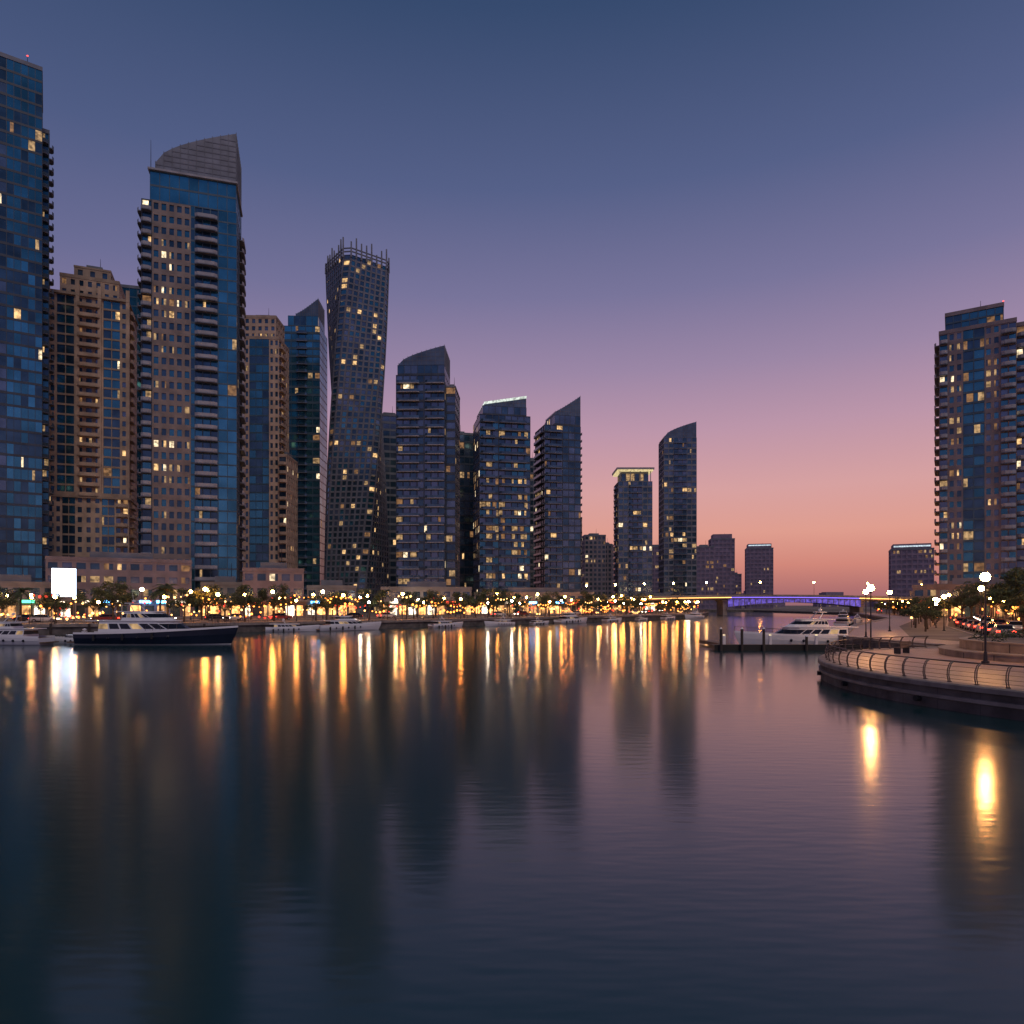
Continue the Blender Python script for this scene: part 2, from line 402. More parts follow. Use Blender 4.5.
# T8
M = MB(); al = D(10)
s8 = style(bw=2.6,mx=.05,mb=.2,mt=.06,wall='wall_dark',glass=('glass_dark','glass_grey','glass_teal'),lit=.12,bal=[(.02,.3,1.4),(.38,.92,1.3)],balm='balustrade',edge='slab_mid')
block(M,-11,11,-10,10,0,84,s8,cur_dark,fh=3.4,par=0)
block(M,-9.5,9.5,-9,9,84.05,88,cur_dark,fh=4,par=0)
sail(M,-8.5,9.3,-8.5,8.9,88.1,89.5,93,0,1,mat='crown_glass',rim='crown_lit')
place('sail_top_skyscraper', M, -4.8, 300, al)
# T9
M = MB(); al = D(18)
s9 = style(bw=2.6,mx=.05,mb=.22,mt=.06,wall='wall_dark',glass=('glass_dark','glass_grey'),lit=.10,bal=[(.05,.95,1.2)],balm='balustrade',edge='slab_mid')
block(M,-9,9,-8,8,0,88,[(.5,s9),(.5,cur_dark)],fh=3.4,L=s9,par=0)
block(M,-4,8.9,-7.9,7.9,88.02,93,cur_dark,fh=3.4,par=0)
sail(M,-3.5,8.8,-7.7,7.7,93.05,94.5,102.5,0,1.1,mat='crown_glass')
place('sail_top_skyscraper', M, 22, 330, al)
# T10
M = MB()
s10 = style(bw=3.,mx=.08,mb=.24,mt=.08,wall='wall_grey',glass=('glass_dark','glass_grey'),lit=.11,bal=[(.3,.7,1.2)],balm='balustrade')
block(M,-10,10,-9,9,0,76,s10,fh=3.5,par=0,)
block(M,-8,8,-7,7,76.05,82,style(bw=2.6,mx=.1,mb=.1,mt=.2,wall='wall_grey',glass=('glass_dark','lit_b'),lit=.3),fh=6,par=0)
M.box(-10.4,10.4,-9.4,9.4,82.05,82.9,'crown_warm'); M.box(-11,11,-10,10,82.95,84,'slab_light')
for x in (-9,-3,3,9): M.tube((x,-8.6,76),(x,-8.6,82),.25,.25,'slab_light',6)
place('flat_roof_skyscraper', M, 72.5, 410, D(10))
# T11
M = MB(); al = D(12)
s11 = style(bw=3.,mx=.08,mb=.26,mt=.08,wall='wall_grey',glass=('glass_dark','glass_grey'),lit=.08)
block(M,-10.3,10.3,-9,9,0,109,[(.3,s11),(.4,ribbon(wall='slab_mid',glass=('glass_grey','glass_dark'),lit=.08,bal=[(0,1,1.)],balm='balustrade')),(.3,s11)],s11,fh=3.5,par=0)
sail(M,-9.8,10,-8.8,8.8,109.05,110,119,0,.6,mat='crown_glass')
place('sail_top_skyscraper', M, 106.5, 440, al)
# Right tower
M = MB()
gr = style(bw=2.6,mx=.22,mb=.3,mt=.14,wall='wall_mauve',glass=('glass_dark','glass_grey','glass_teal'),lit=.14)
grb = style(bw=2.6,mx=.08,mb=.2,mt=.1,wall='wall_mauve',glass=('glass_teal','glass_grey'),lit=.15,bal=[(.04,.96,1.3)],balm='slab_light')
grc = style(bw=2.2,mx=.05,mb=.16,mt=.05,wall='slab_blue',glass=('glass_teal','glass_dark'),lit=.12)
block(M,-22.6,-3,-12,12,0,88,[(.12,grb),(.2,gr),(.28,grc),(.2,gr),(.2,grb)],gr,L=[(.5,gr),(.5,grb)],fh=3.3,roof='wall_mauve')
block(M,-21,-6,-10,10,89.11,94,grc,fh=3,roof='wall_mauve')
block(M,-2.99,22,-10,12,0,87,[(.2,grb),(.25,gr),(.25,grc),(.3,gr)],gr,L=gr,fh=3.3,roof='wall_mauve')
M.tube((3,-8,86),(3,-8,100),.15,.06,'metal_dark',5); M.tube((1,-8,86),(1,-8,95),.1,.06,'metal_dark',5); beacon(M,-6,-8,93)
place('apartment_tower', M, 159.5, 212, D(4))

def simple(name, cx, cy, w, d, h, al, st, fh=3.5, roof='wall_grey', extra=None):
    M = MB(); block(M,-w/2,w/2,-d/2,d/2,0,h,st,fh=fh,roof=roof)
    if extra: extra(M, w, d, h)
    place(name, M, cx, cy, D(al))
rg = ribbon(wall='wall_grey',glass=('glass_dark','glass_grey'),lit=.06)
rb = style(bw=3.2,mx=.2,wall='wall_mauve',lit=.10)
simple('office_tower',-59.5,330,13,12,93,5,rg); simple('office_tower',-27,330,16,14,84,10,cur_dark)
simple('office_tower',-23,362,14,12,69,0,rg); simple('office_tower',9.5,380,14,14,82,8,rg)
simple('apartment_tower',62,520,16,16,55,10,rb); simple('apartment_tower',74,540,12,14,50,-10,rb)
simple('office_tower',40,470,14,14,62,10,rb)
fw = style(bw=3.5,mx=.15,mb=.3,mt=.1,wall='haze_wall',glass=('haze_glass',),lit=.08,litm=('lit_b','lit_d'))
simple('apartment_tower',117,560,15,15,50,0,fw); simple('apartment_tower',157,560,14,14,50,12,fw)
simple('office_tower',184,600,20,18,60,8,fw,extra=lambda M,w,d,h: M.box(-w/2+2,w/2-2,-d/2+2,d/2-2,h,h+5,'haze_wall'))
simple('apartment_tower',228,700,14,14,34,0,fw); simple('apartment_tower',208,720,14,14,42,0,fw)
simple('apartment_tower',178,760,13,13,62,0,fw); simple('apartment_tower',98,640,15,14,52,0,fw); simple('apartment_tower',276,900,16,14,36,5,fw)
simple('office_tower',235,650,24,20,56,5,fw,extra=lambda M,w,d,h:(M.box(-w/2+1.5,w/2-1.5,-d/2+1.5,d/2-1.5,h,h+5,'haze_wall'),M.box(-w/2+2,w/2-2,-d/2+1.2,-d/2+1.45,h+3,h+4,'lit_cool')))
simple('office_tower',292,500,27,22,43,5,fw,extra=lambda M,w,d,h:(M.box(-w/2+1.5,w/2-1.5,-d/2+1.5,d/2-1.5,h,h+4.5,'haze_wall'),M.box(-w/2+2,w/2-2,-d/2+1.2,-d/2+1.45,h+2.2,h+3.2,'lit_cool')))
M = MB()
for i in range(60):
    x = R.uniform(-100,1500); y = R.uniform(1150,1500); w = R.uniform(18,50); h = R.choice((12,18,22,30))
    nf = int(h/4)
    M.box(x-w/2,x+w/2,y-10,y+10,1,h,'haze_wall')
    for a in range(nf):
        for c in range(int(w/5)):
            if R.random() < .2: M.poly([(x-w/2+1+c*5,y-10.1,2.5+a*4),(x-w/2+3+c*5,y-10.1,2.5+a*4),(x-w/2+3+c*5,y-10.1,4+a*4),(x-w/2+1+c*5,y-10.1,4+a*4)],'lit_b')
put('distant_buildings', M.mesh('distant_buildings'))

# podium / low-rise waterfront buildings
def podium(name, cx, cy, w, d, h, wall='concrete', shops=('shop_warm','shop_dim','shop_white','shop_dim','glass_dark'), al=0, signs=1, cols=None):
    M = MB(); g = 4.2
    fs = style(bw=3.0,mx=.12,mb=.06,mt=.26,rec=.9,wall=wall,glass=shops,lit=.0)
    us = style(bw=3.0,mx=.16,mb=.34,mt=.18,rec=.3,wall=wall,glass=('glass_dark','glass_grey'),lit=.16)
    block(M,-w/2,w/2,-d/2,d/2,0,g,fs,par=0,fh=4.2)
    if h > g+2: block(M,-w/2+.6,w/2-.6,-d/2+1,d/2-.6,g+.4,h,us,fh=3.6,roof=wall,par=.9)
    M.box(-w/2-.8,w/2+.8,-d/2-1.8,d/2+.5,g+.003,g+.38,'concrete')
    for i in range(int(w/5)): M.tube((-w/2+2+i*5,-d/2-1.5,0),(-w/2+2+i*5,-d/2-1.5,g),.18,.18,'concrete',6)
    for i in range(int(w/9*signs)):
        x = -w/2+4+i*9/signs+R.uniform(-1,1); c = R.choice(cols or ('shop_white','shop_red','shop_warm','shop_green','shop_blue','shop_white','shop_warm'))
        M.box(x-1.3,x+1.3,-d/2-1.95,-d/2-1.82,g-.45,g+.2,c)
    place(name, M, cx, cy, D(al))
podium('waterfront_mall',-104,182,34,14,14.5,wall='wall_mauve',signs=2,cols=('shop_blue','shop_blue','shop_white','shop_blue','shop_warm')); podium('shop_building',-67,192,17,12,12.5,wall='wall_mauve')
podium('shop_building',-57,216,16,10,8.5); podium('restaurant_building',-27,216,29,12,8)
podium('restaurant_building',8,250,44,12,7); podium('shop_building',-122,166,20,10,8)
podium('shop_building',76,368,44,10,7); podium('restaurant_building',-84,200,14,10,9)
dimshop = ('shop_dim','glass_dark','shop_dim','glass_dark','shop_warm')
podium('shop_building',128,185,34,12,8,shops=dimshop,wall='wall_brown'); podium('shop_building',215,320,50,12,9,shops=dimshop)

# LED billboard
M = MB(); M.box(-2.6,2.6,-.25,.25,5,12,'metal_dark'); M.box(-2.4,2.4,-.3,-.252,5.2,11.8,'led_screen')
for x in (-1.6,1.6): M.box(x-.2,x+.2,-.15,.15,0,5,'metal_dark')
M.box(-2.2,2.2,-.6,.6,0,.4,'concrete')
place('led_billboard', M, -105, 160, 0)

# ------------------------------------------------------------------ ground, water
LS = [(-400,95),(-82,108),(-48,121),(-23,142),(22,193),(69,252),(95,330),(100,480)]
CC = (39.5,37.5); CR = 20.5
arc = [(CC[0]+CR*math.cos(t), CC[1]+CR*math.sin(t)) for t in [D(270-i*(170/60)) for i in range(61)]]
RS = arc+[(37.5,78),(60,120),(105,190),(165,330),(170,480)]
M = MB()
left = [(-5000,95)]+LS+[(-5000,480)]
def land(pts, z):
    M.poly([(*p, z) for p in pts], 'ground')
    n = len(pts)
    for i in range(n):
        a, b = pts[i], pts[(i+1)%n]; M.poly([(*a,-3),(*b,-3),(*b,z),(*a,z)], 'stone_wall')
land(left, 1.6)
land([(5000,17)]+RS+[(5000,480)], 1.2)
land([(-5000,480.01),(5000,480.01),(5000,7000),(-5000,7000)], 1.5)
put('ground', M.mesh('ground'))
M = MB(); M.poly([(-6000,-300,0),(6000,-300,0),(6000,7000,0),(-6000,7000,0)],'water'); put('water', M.mesh('water'))

def walk(pts, step, off, start=0., end=1e9):
    out = []; acc = start; tot = 0
    for a, b in zip(pts[:-1], pts[1:]):
        a = Vector(a); b = Vector(b); L = (b-a).length; d = (b-a)/L; n = Vector((-d.y,d.x))
        while acc < tot+L and acc < end:
            p = a+d*(acc-tot)+n*off; out.append((p.x,p.y,math.atan2(d.y,d.x))); acc += step
        tot += L
    return out
def strip(M, pts, o0, o1, z, mat, th=0):
    def offs(o):
        res = []
        for i, p in enumerate(pts):
            p = Vector(p); ns = []
            if i > 0: d = (p-Vector(pts[i-1])).normalized(); ns.append(Vector((-d.y,d.x)))
            if i < len(pts)-1: d = (Vector(pts[i+1])-p).normalized(); ns.append(Vector((-d.y,d.x)))
            n = sum(ns, Vector((0,0))).normalized(); k = 1/max(.5, n.dot(ns[0])); res.append(p+n*o*k)
        return res
    A, B = offs(o0), offs(o1)
    for i in range(len(pts)-1):
        M.poly([(*A[i],z),(*A[i+1],z),(*B[i+1],z),(*B[i],z)], mat)
        if th:
            M.poly([(*A[i],z-th),(*A[i+1],z-th),(*A[i+1],z),(*A[i],z)], mat); M.poly([(*B[i],z-th),(*B[i+1],z-th),(*B[i+1],z),(*B[i],z)], mat)
L2 = LS[:-1]
M = MB(); strip(M, L2, .6, 9, 1.606, 'paving'); put('promenade', M.mesh('promenade'))
M = MB(); strip(M, L2, -.25, .6, 1.75, 'stone_cap', .5); put('quay_coping', M.mesh('quay_coping'))
M = MB(); strip(M, L2, 15, 23, 1.606, 'asphalt'); strip(M, L2, 14.7, 15, 1.73, 'kerb', .13); strip(M, L2, 23, 23.3, 1.73, 'kerb', .13); strip(M, L2, 18.9, 19.05, 1.612, 'road_paint'); put('road', M.mesh('road'))
R2 = [(37.5,60),(37.5,78),(60,120),(105,190),(165,330)]
M = MB(); strip(M, R2, -14, -22, 1.206, 'asphalt'); strip(M, R2, -13.7, -14, 1.33, 'kerb', .13); strip(M, R2, -22, -22.3, 1.33, 'kerb', .13); strip(M, R2, -17.9, -18.05, 1.212, 'road_paint'); put('road', M.mesh('road'))
M = MB(); strip(M, R2, -.6, -7, 1.206, 'paving'); put('promenade', M.mesh('promenade'))
M = MB(); strip(M, R2, .25, -.6, 1.35, 'stone_cap', .5); put('quay_coping', M.mesh('quay_coping'))
M = MB()
M.poly([(CC[0]+(CR-.7)*math.cos(t),CC[1]+(CR-.7)*math.sin(t),1.210) for t in [D(i*3) for i in range(120)]],'paving')
put('promenade', M.mesh('promenade'))
M = MB()
def c3(t, r, z): return (CC[0]+r*math.cos(t), CC[1]+r*math.sin(t), z)
for i in range(120):
    a, b = D(270-i*(170/120)), D(270-(i+1)*(170/120))
    prof = [(CR+.02,-.5),(CR+.05,.45),(CR+.16,.50),(CR+.16,.66),(CR+.05,.68),(CR+.05,.98),(CR+.22,1.0),(CR+.22,1.2),(CR+.16,1.26),(CR-.66,1.26),(CR-.7,1.2)]
    for k in range(len(prof)-1):
        mt = 'stone_wall' if k < 5 and k not in (1,2,3) else 'stone_cap'
        M.poly([c3(a,*prof[k]),c3(b,*prof[k]),c3(b,*prof[k+1]),c3(a,*prof[k+1])], mt)
    if i % 4 == 0: M.poly([c3(a-.0006,CR+.055,0),c3(a+.0006,CR+.055,0),c3(a+.0006,CR+.055,.97),c3(a-.0006,CR+.055,.97)],'metal_dark')
    if i % 12 == 6: M.tube(c3(a,CR+.04,.35),c3(a,CR+.30,.35),.14,.14,'rubber',8)
put('quay_wall', M.mesh('quay_wall'))
# near railing: curved posts, rails
M = MB()
pr = [(CR-.30,1.26),(CR-.22,1.55),(CR-.24,1.85),(CR-.36,2.1),(CR-.52,2.2)]
NP = 44
ang = [D(268-i*(164/NP)) for i in range(NP+1)]
for t in ang:
    for k in range(4):
        for dt in (-.0022,.0022): M.tube(c3(t+dt,*pr[k]),c3(t+dt,*pr[k+1]),.026,.024,'metal_rail',6)
    M.tube(c3(t,CR-.30,1.26),c3(t,CR-.30,1.30),.1,.1,'metal_rail',8)
for i in range(NP):
    for s in range(3):
        t0 = ang[i]+(ang[i+1]-ang[i])*s/3; t1 = ang[i]+(ang[i+1]-ang[i])*(s+1)/3
        M.tube(c3(t0,CR-.52,2.2),c3(t1,CR-.52,2.2),.035,.035,'metal_rail',6)
        for (r,z) in ((CR-.26,1.42),(CR-.225,1.6),(CR-.235,1.8),(CR-.30,2.0)):
            M.tube(c3(t0,r,z),c3(t1,r,z),.011,.011,'metal_rail',4)
put('promenade_railing', M.mesh('promenade_railing'))
# round planter with seat step
M = MB(); PC = (40.2,46.4)
def ringw(r0, r1, z0, z1, mat, capm):
    for i in range(72):
        a, b = D(i*5), D(i*5+5)
        q = lambda t,r,z:(PC[0]+r*math.cos(t),PC[1]+r*math.sin(t),z)
        M.poly([q(a,r0,z0),q(b,r0,z0),q(b,r0,z1-.1),q(a,r0,z1-.1)],mat)
        M.poly([q(a,r0+.06,z1-.1),q(b,r0+.06,z1-.1),q(b,r0+.06,z1),q(a,r0+.06,z1)],capm)
        M.poly([q(a,r0+.06,z1-.1),q(b,r0+.06,z1-.1),q(b,r0,z1-.1),q(a,r0,z1-.1)],capm)
        M.poly([q(a,r0+.06,z1),q(b,r0+.06,z1),q(b,r1,z1),q(a,r1,z1)],capm)
        if i % 3 == 0: M.poly([q(a-.004,r0+.003,z0),q(a+.004,r0+.003,z0),q(a+.004,r0+.003,z1-.1),q(a-.004,r0+.003,z1-.1)],'metal_dark')
ringw(9.5,8.2,1.2,1.68,'stone_cap','stone_cap'); ringw(8.2,7.7,1.68,2.35,'stone_cap','stone_cap')
M.poly([(PC[0]+7.7*math.cos(D(i*5)),PC[1]+7.7*math.sin(D(i*5)),2.25) for i in range(72)],'ground')
put('round_planter', M.mesh('round_planter'))

# ------------------------------------------------------------------ vegetation
def leafcloud(M, c, rad, n, s, rr):
    for _ in range(n):
        while True:
            p = Vector((rr.uniform(-1,1),rr.uniform(-1,1),rr.uniform(-1,1)))
            if p.length < 1: break
        hgt = p.z; p = Vector(c)+Vector((p.x*rad[0],p.y*rad[1],p.z*rad[2]))
        u = Vector((rr.gauss(0,1),rr.gauss(0,1),rr.gauss(0,.6))).normalized(); w = u.orthogonal().normalized()
        w = (Matrix.Rotation(rr.uniform(0,6.28),3,u) @ w)
        a = s*rr.uniform(.6,1.3)
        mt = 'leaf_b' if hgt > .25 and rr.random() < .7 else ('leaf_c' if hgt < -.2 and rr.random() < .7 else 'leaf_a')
        M.poly([tuple(p-u*a),tuple(p+w*a*.45),tuple(p+u*a),tuple(p-w*a*.45)],mt)
def tree_mesh(seed):
    rr = random.Random(seed); M = MB()
    M.tube((0,0,0),(.1,.05,1.4),.2,.15,'bark'); M.tube((.1,.05,1.4),(.05,.1,2.6),.15,.11,'bark')
    for i in range(8):
        a = i*.785+rr.uniform(-.3,.3); r = rr.uniform(1.1,2.3); z = rr.uniform(3.0,5.4)
        e = (r*math.cos(a),r*math.sin(a),z)
        mid = (e[0]*.45,e[1]*.45,2.5+(z-2.5)*.55)
        M.tube((.05,.1,2.1+rr.uniform(0,.5)),mid,.08,.05,'bark',5); M.tube(mid,e,.05,.02,'bark',5)
        for k in range(3):
            q = (e[0]+rr.uniform(-.7,.7),e[1]+rr.uniform(-.7,.7),e[2]+rr.uniform(-.5,.6)); s = rr.uniform(.5,.95)
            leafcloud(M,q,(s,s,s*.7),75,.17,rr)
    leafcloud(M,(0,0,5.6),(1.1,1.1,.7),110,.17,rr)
    return M.mesh('tree')
def palm_mesh(seed):
    rr = random.Random(seed); M = MB(); H = rr.uniform(5.2,7.0); pts = []
    for i in range(7): t = i/6; pts.append((.35*t*t,.1*t,H*t))
    for i in range(6): M.tube(pts[i],pts[i+1],.21-.012*i,.20-.012*i,'bark',7)
    top = Vector(pts[-1])
    for i in range(26):
        a = rr.uniform(0,6.28); el = rr.uniform(-.35,1.2); L = rr.uniform(1.9,2.7); d = Vector((math.cos(a),math.sin(a),0)); prev = top
        side = Vector((-d.y,d.x,0))
        for k in range(9):
            t = (k+1)/9; p = top+d*(L*t*math.cos(el*.6))+Vector((0,0,L*(math.sin(el)*t-.75*t*t)))
            M.tube(prev,p,.03,.02,'leaf_c',3); wl = .55*math.sin(math.pi*(.12+.83*t))
            for s in (-1,1):
                M.poly([tuple(prev),tuple(p),tuple(p+side*s*wl+d*.2+Vector((0,0,-wl*.5))),],R.choice(('leaf_a','leaf_b','leaf_c')))
            prev = p
    return M.mesh('palm_tree')
TR = [tree_mesh(i) for i in (1,2,3)]; PM = [palm_mesh(i) for i in (4,5)]
def plant(x, y, z, s=1., kind=None):
    k = kind or R.choice(('t','t','t','t','t','p'))
    if k == 't': put('tree', R.choice(TR), (x,y,z), R.uniform(0,6.28), s*R.uniform(.7,1.25))
    else: put('palm_tree', R.choice(PM), (x,y,z), R.uniform(0,6.28), s*R.uniform(.85,1.15))
for (x,y,h) in walk(L2, 6.3, 11.5, 290, 720): plant(x+R.uniform(-2.5,2.5),y+R.uniform(-1,1),1.6,.95 if x < 20 else .8)
for (x,y,h) in walk(L2, 9, 27, 285, 640): plant(x+R.uniform(-3,3),y+R.uniform(-2,2),1.6,1.1)
for (x,y,h) in walk(R2, 9, -10, 40, 330): plant(x+R.uniform(-1.5,1.5),y+R.uniform(-1,1),1.2,.8,'t')
for (x,y,h) in walk(R2, 7, -27, 20, 330): plant(x+R.uniform(-3,3),y+R.uniform(-2,2),1.2,1.15,'t')
for (x,y,s) in ((84,112,1.5),(78,104,1.4),(92,118,1.5),(73,98,1.2),(88,104,1.5),(66,88,1.),(80,95,1.3),(96,108,1.5),(90,97,1.4),(74,86,1.1),(85,90,1.3),(100,125,1.6),(104,118,1.6),(79,120,1.4),(86,128,1.5)): plant(x,y,1.2,s,'t')
plant(70,92,1.2,1.15,'p'); plant(82,100,1.2,1.3,'p')
M = MB(); rr = random.Random(9)
for i in range(70):
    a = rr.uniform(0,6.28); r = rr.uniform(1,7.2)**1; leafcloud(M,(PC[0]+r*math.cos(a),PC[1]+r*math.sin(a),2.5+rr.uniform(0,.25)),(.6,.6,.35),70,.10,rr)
put('shrub', M.mesh('shrub'))
plant(42,47,2.2,.75,'t'); plant(45,50,2.2,.7,'t')

# ------------------------------------------------------------------ lamps
def lamp_mesh(name, h, r, g, sub=1, n=6):
    M = MB()
    M.tube((0,0,0),(0,0,.12),.22,.22,'metal_dark',n+2); M.tube((0,0,.12),(0,0,.7),.12,.09,'metal_dark',n+2)
    M.tube((0,0,.7),(0,0,h-r-.1),.065,.045,'metal_dark',n); M.tube((0,0,h-r-.22),(0,0,h-r+.02),.05,.13,'metal_dark',n+2)
    M.ball((0,0,h),r,g,sub); M.tube((0,0,h+r*.93),(0,0,h+r*1.15),r*.35,.02,'metal_dark',n)
    return M.mesh(name)
LM = [lamp_mesh('street_lamp',5.2,.33,g) for g in ('globe_orange','globe_warm','globe_white','globe_orange')]
LN = lamp_mesh('street_lamp',5.35,.27,'globe_near',3,12)
put('street_lamp', LN, (29.4,42.4,1.21)); put('street_lamp', LN, (28.8,54.8,1.21),0,.93); put('street_lamp', LN, (39.4,76,1.206),0,.95)
put('street_lamp', LN, (52,94,1.206)); put('street_lamp', LN, (49.5,72,1.206))
for (x,y,h) in walk(L2, 8.3, 4.5, 300, 780):
    if R.random() < .85: put('street_lamp', LM[R.choice((0,0,0,1,1,2))], (x+R.uniform(-2,2),y,1.6), 0, R.uniform(.7,1.0))
for (x,y,h) in walk(L2, 11, 25, 290, 780): put('street_lamp', LM[R.choice((0,1,0,3))], (x+R.uniform(-4,4),y+R.uniform(-2,2),1.6), 0, R.uniform(.9,1.3))
for (x,y,h) in walk(L2, 22, 45, 300, 700): put('street_lamp', LM[R.choice((0,1,2,0))], (x+R.uniform(-6,6),y+R.uniform(-2,2),1.6), 0, R.uniform(.9,1.3))
for (x,y,h) in walk(R2, 15, -12, 45, 330): put('street_lamp', LM[R.choice((0,0,1,0))], (x,y,1.2), 0, R.uniform(.7,1.))
for (x,y,h) in walk(R2, 12, -25, 35, 330): put('street_lamp', LM[R.choice((0,0,3,1))], (x+R.uniform(-2,2),y,1.2), 0, R.uniform(.7,1.3))
for (x,y) in ((90,125),(104,140),(112,160),(96,150),(120,170)): put('street_lamp', LM[0], (x,y,1.2), 0, R.uniform(.8,1.2))
def scatter_bulbs(pts, n, zr, mats, a, b, o0, o1):  # bulbs added to stand in for the soft orange glow along the banks
    M = MB()
    seq = walk(pts, (b-a)/n, 0, a, b)
    for (x,y,h) in seq:
        o = R.uniform(o0,o1); nx, ny = -math.sin(h), math.cos(h); x0, y0 = x+nx*o, y+ny*o; z = R.uniform(*zr); dx, dy = math.cos(h), math.sin(h)
        k = R.choice((1,1,2,4,5)); mt = R.choice(mats)
        for i in range(k):
            s = i-(k-1)/2; zz = z+.12*s*s
            M.ball((x0+dx*s*1.1,y0+dy*s*1.1,zz),R.uniform(.12,.28),mt,1)
            if i < k-1: s2 = s+1; M.tube((x0+dx*s*1.1,y0+dy*s*1.1,zz+.2),(x0+dx*s2*1.1,y0+dy*s2*1.1,z+.12*s2*s2+.2),.02,.02,'metal_dark',3)
        M.tube((x0,y0,1.2),(x0,y0,z-.1),.04,.04,'metal_dark',4)
    put('added_bulbs', M.mesh('added_bulbs'))
scatter_bulbs(L2, 420, (2.2,6.5), ('bulb_orange','bulb_orange','bulb_gold','bulb_gold','bulb_orange','bulb_red'), 295, 780, 2, 40)
scatter_bulbs(R2, 110, (2.0,5.0), ('bulb_orange','bulb_orange','bulb_gold','bulb_red'), 40, 330, -40, -8)

# far railing
M = MB()
pts = walk(L2, 3, .3, 290, 760)
for a, b2 in zip(pts[:-1], pts[1:]):
    M.tube((a[0],a[1],1.75),(a[0],a[1],2.8),.05,.05,'metal_rail',4)
    for z in (2.1,2.45,2.8): M.tube((a[0],a[1],z),(b2[0],b2[1],z),.035,.035,'metal_rail',4)
put('promenade_railing', M.mesh('promenade_railing'))

# ------------------------------------------------------------------ bridge
M = MB(); BY = 335.; nseg = 60; X0, X1 = 20., 225.
def bz(x):
    t = (x-X0)/(X1-X0); return 6.4+2.6*max(0.,math.sin(math.pi*min(1,max(0,t))))**.8
for i in range(nseg):
    xa = X0+(X1-X0)*i/nseg; xb = X0+(X1-X0)*(i+1)/nseg; za, zb = bz(xa), bz(xb)
    mid = (xa+xb)/2
    y0, y1 = BY-7, BY+7
    def q(y, dza, dzb, y2, dzc, dzd, mt): M.poly([(xa,y,za+dza),(xb,y,zb+dza),(xb,y2,zb+dzc),(xa,y2,za+dzc)], mt)
    q(y0,0,0,y1,0,0,'asphalt'); q(y0,-1.,0,y0,0,0,'concrete'); q(y1,-1,0,y1,0,0,'concrete')
    q(y0,-1.,0,y0+2,-1.-.6,0,'concrete'); q(y0+2,-1.6,0,y1-2,-1.6,0,'concrete'); q(y1,-1.,0,y1-2,-1.6,0,'concrete')
    q(y0-.05,0,0,y0-.05,.9,0,'concrete'); q(y0+.2,0,0,y0+.2,.9,0,'concrete'); q(y0-.05,.9,0,y0+.2,.9,0,'concrete'); q(y1,0,0,y1,.9,0,'concrete')
    e = 'bridge_blue' if 104 < mid < 168 else 'bridge_warm'
    q(y0-.12,-.6 if e=='bridge_blue' else -.55,0,y0-.12,-.25 if e=='bridge_blue' else -.25,0,e)
for x in (38,60,82,103,169,190):
    M.box(x-1,x+1,BY-5,BY+5,-2,bz(x)-1.55,'concrete'); M.box(x-1.6,x+1.6,BY-6,BY+6,bz(x)-2.2,bz(x)-1.5,'concrete')
for i in range(24):   # haunched arch rib under the centre span, blue light wash put on its face as emission
    ta, tb = i/24, (i+1)/24; xa, xb = 104+64*ta, 104+64*tb
    A = lambda t: 4.0+2.2*math.sin(math.pi*t)
    M.poly([(xa,BY-6.6,A(ta)),(xb-.3,BY-6.6,A(tb)),(xb-.3,BY-6.6,bz(xb)-1.2),(xa,BY-6.6,bz(xa)-1.2)],'bridge_painted_glow')
    M.box(xb-.3,xb,BY-6.9,BY-6.5,min(A(ta),A(tb)),bz(xb)-1.1,'concrete')
    M.poly([(xa,BY-6.5,A(ta)),(xb,BY-6.5,A(tb)),(xb,BY+5.8,A(tb)),(xa,BY+5.8,A(ta))],'concrete')
put('bridge', M.mesh('bridge'))
for x in (36,50,64,78,94,120,146,172,198):
    put('street_lamp', LM[R.choice((0,1))], (x,BY-5,bz(x)-.1), 0, 1.35)

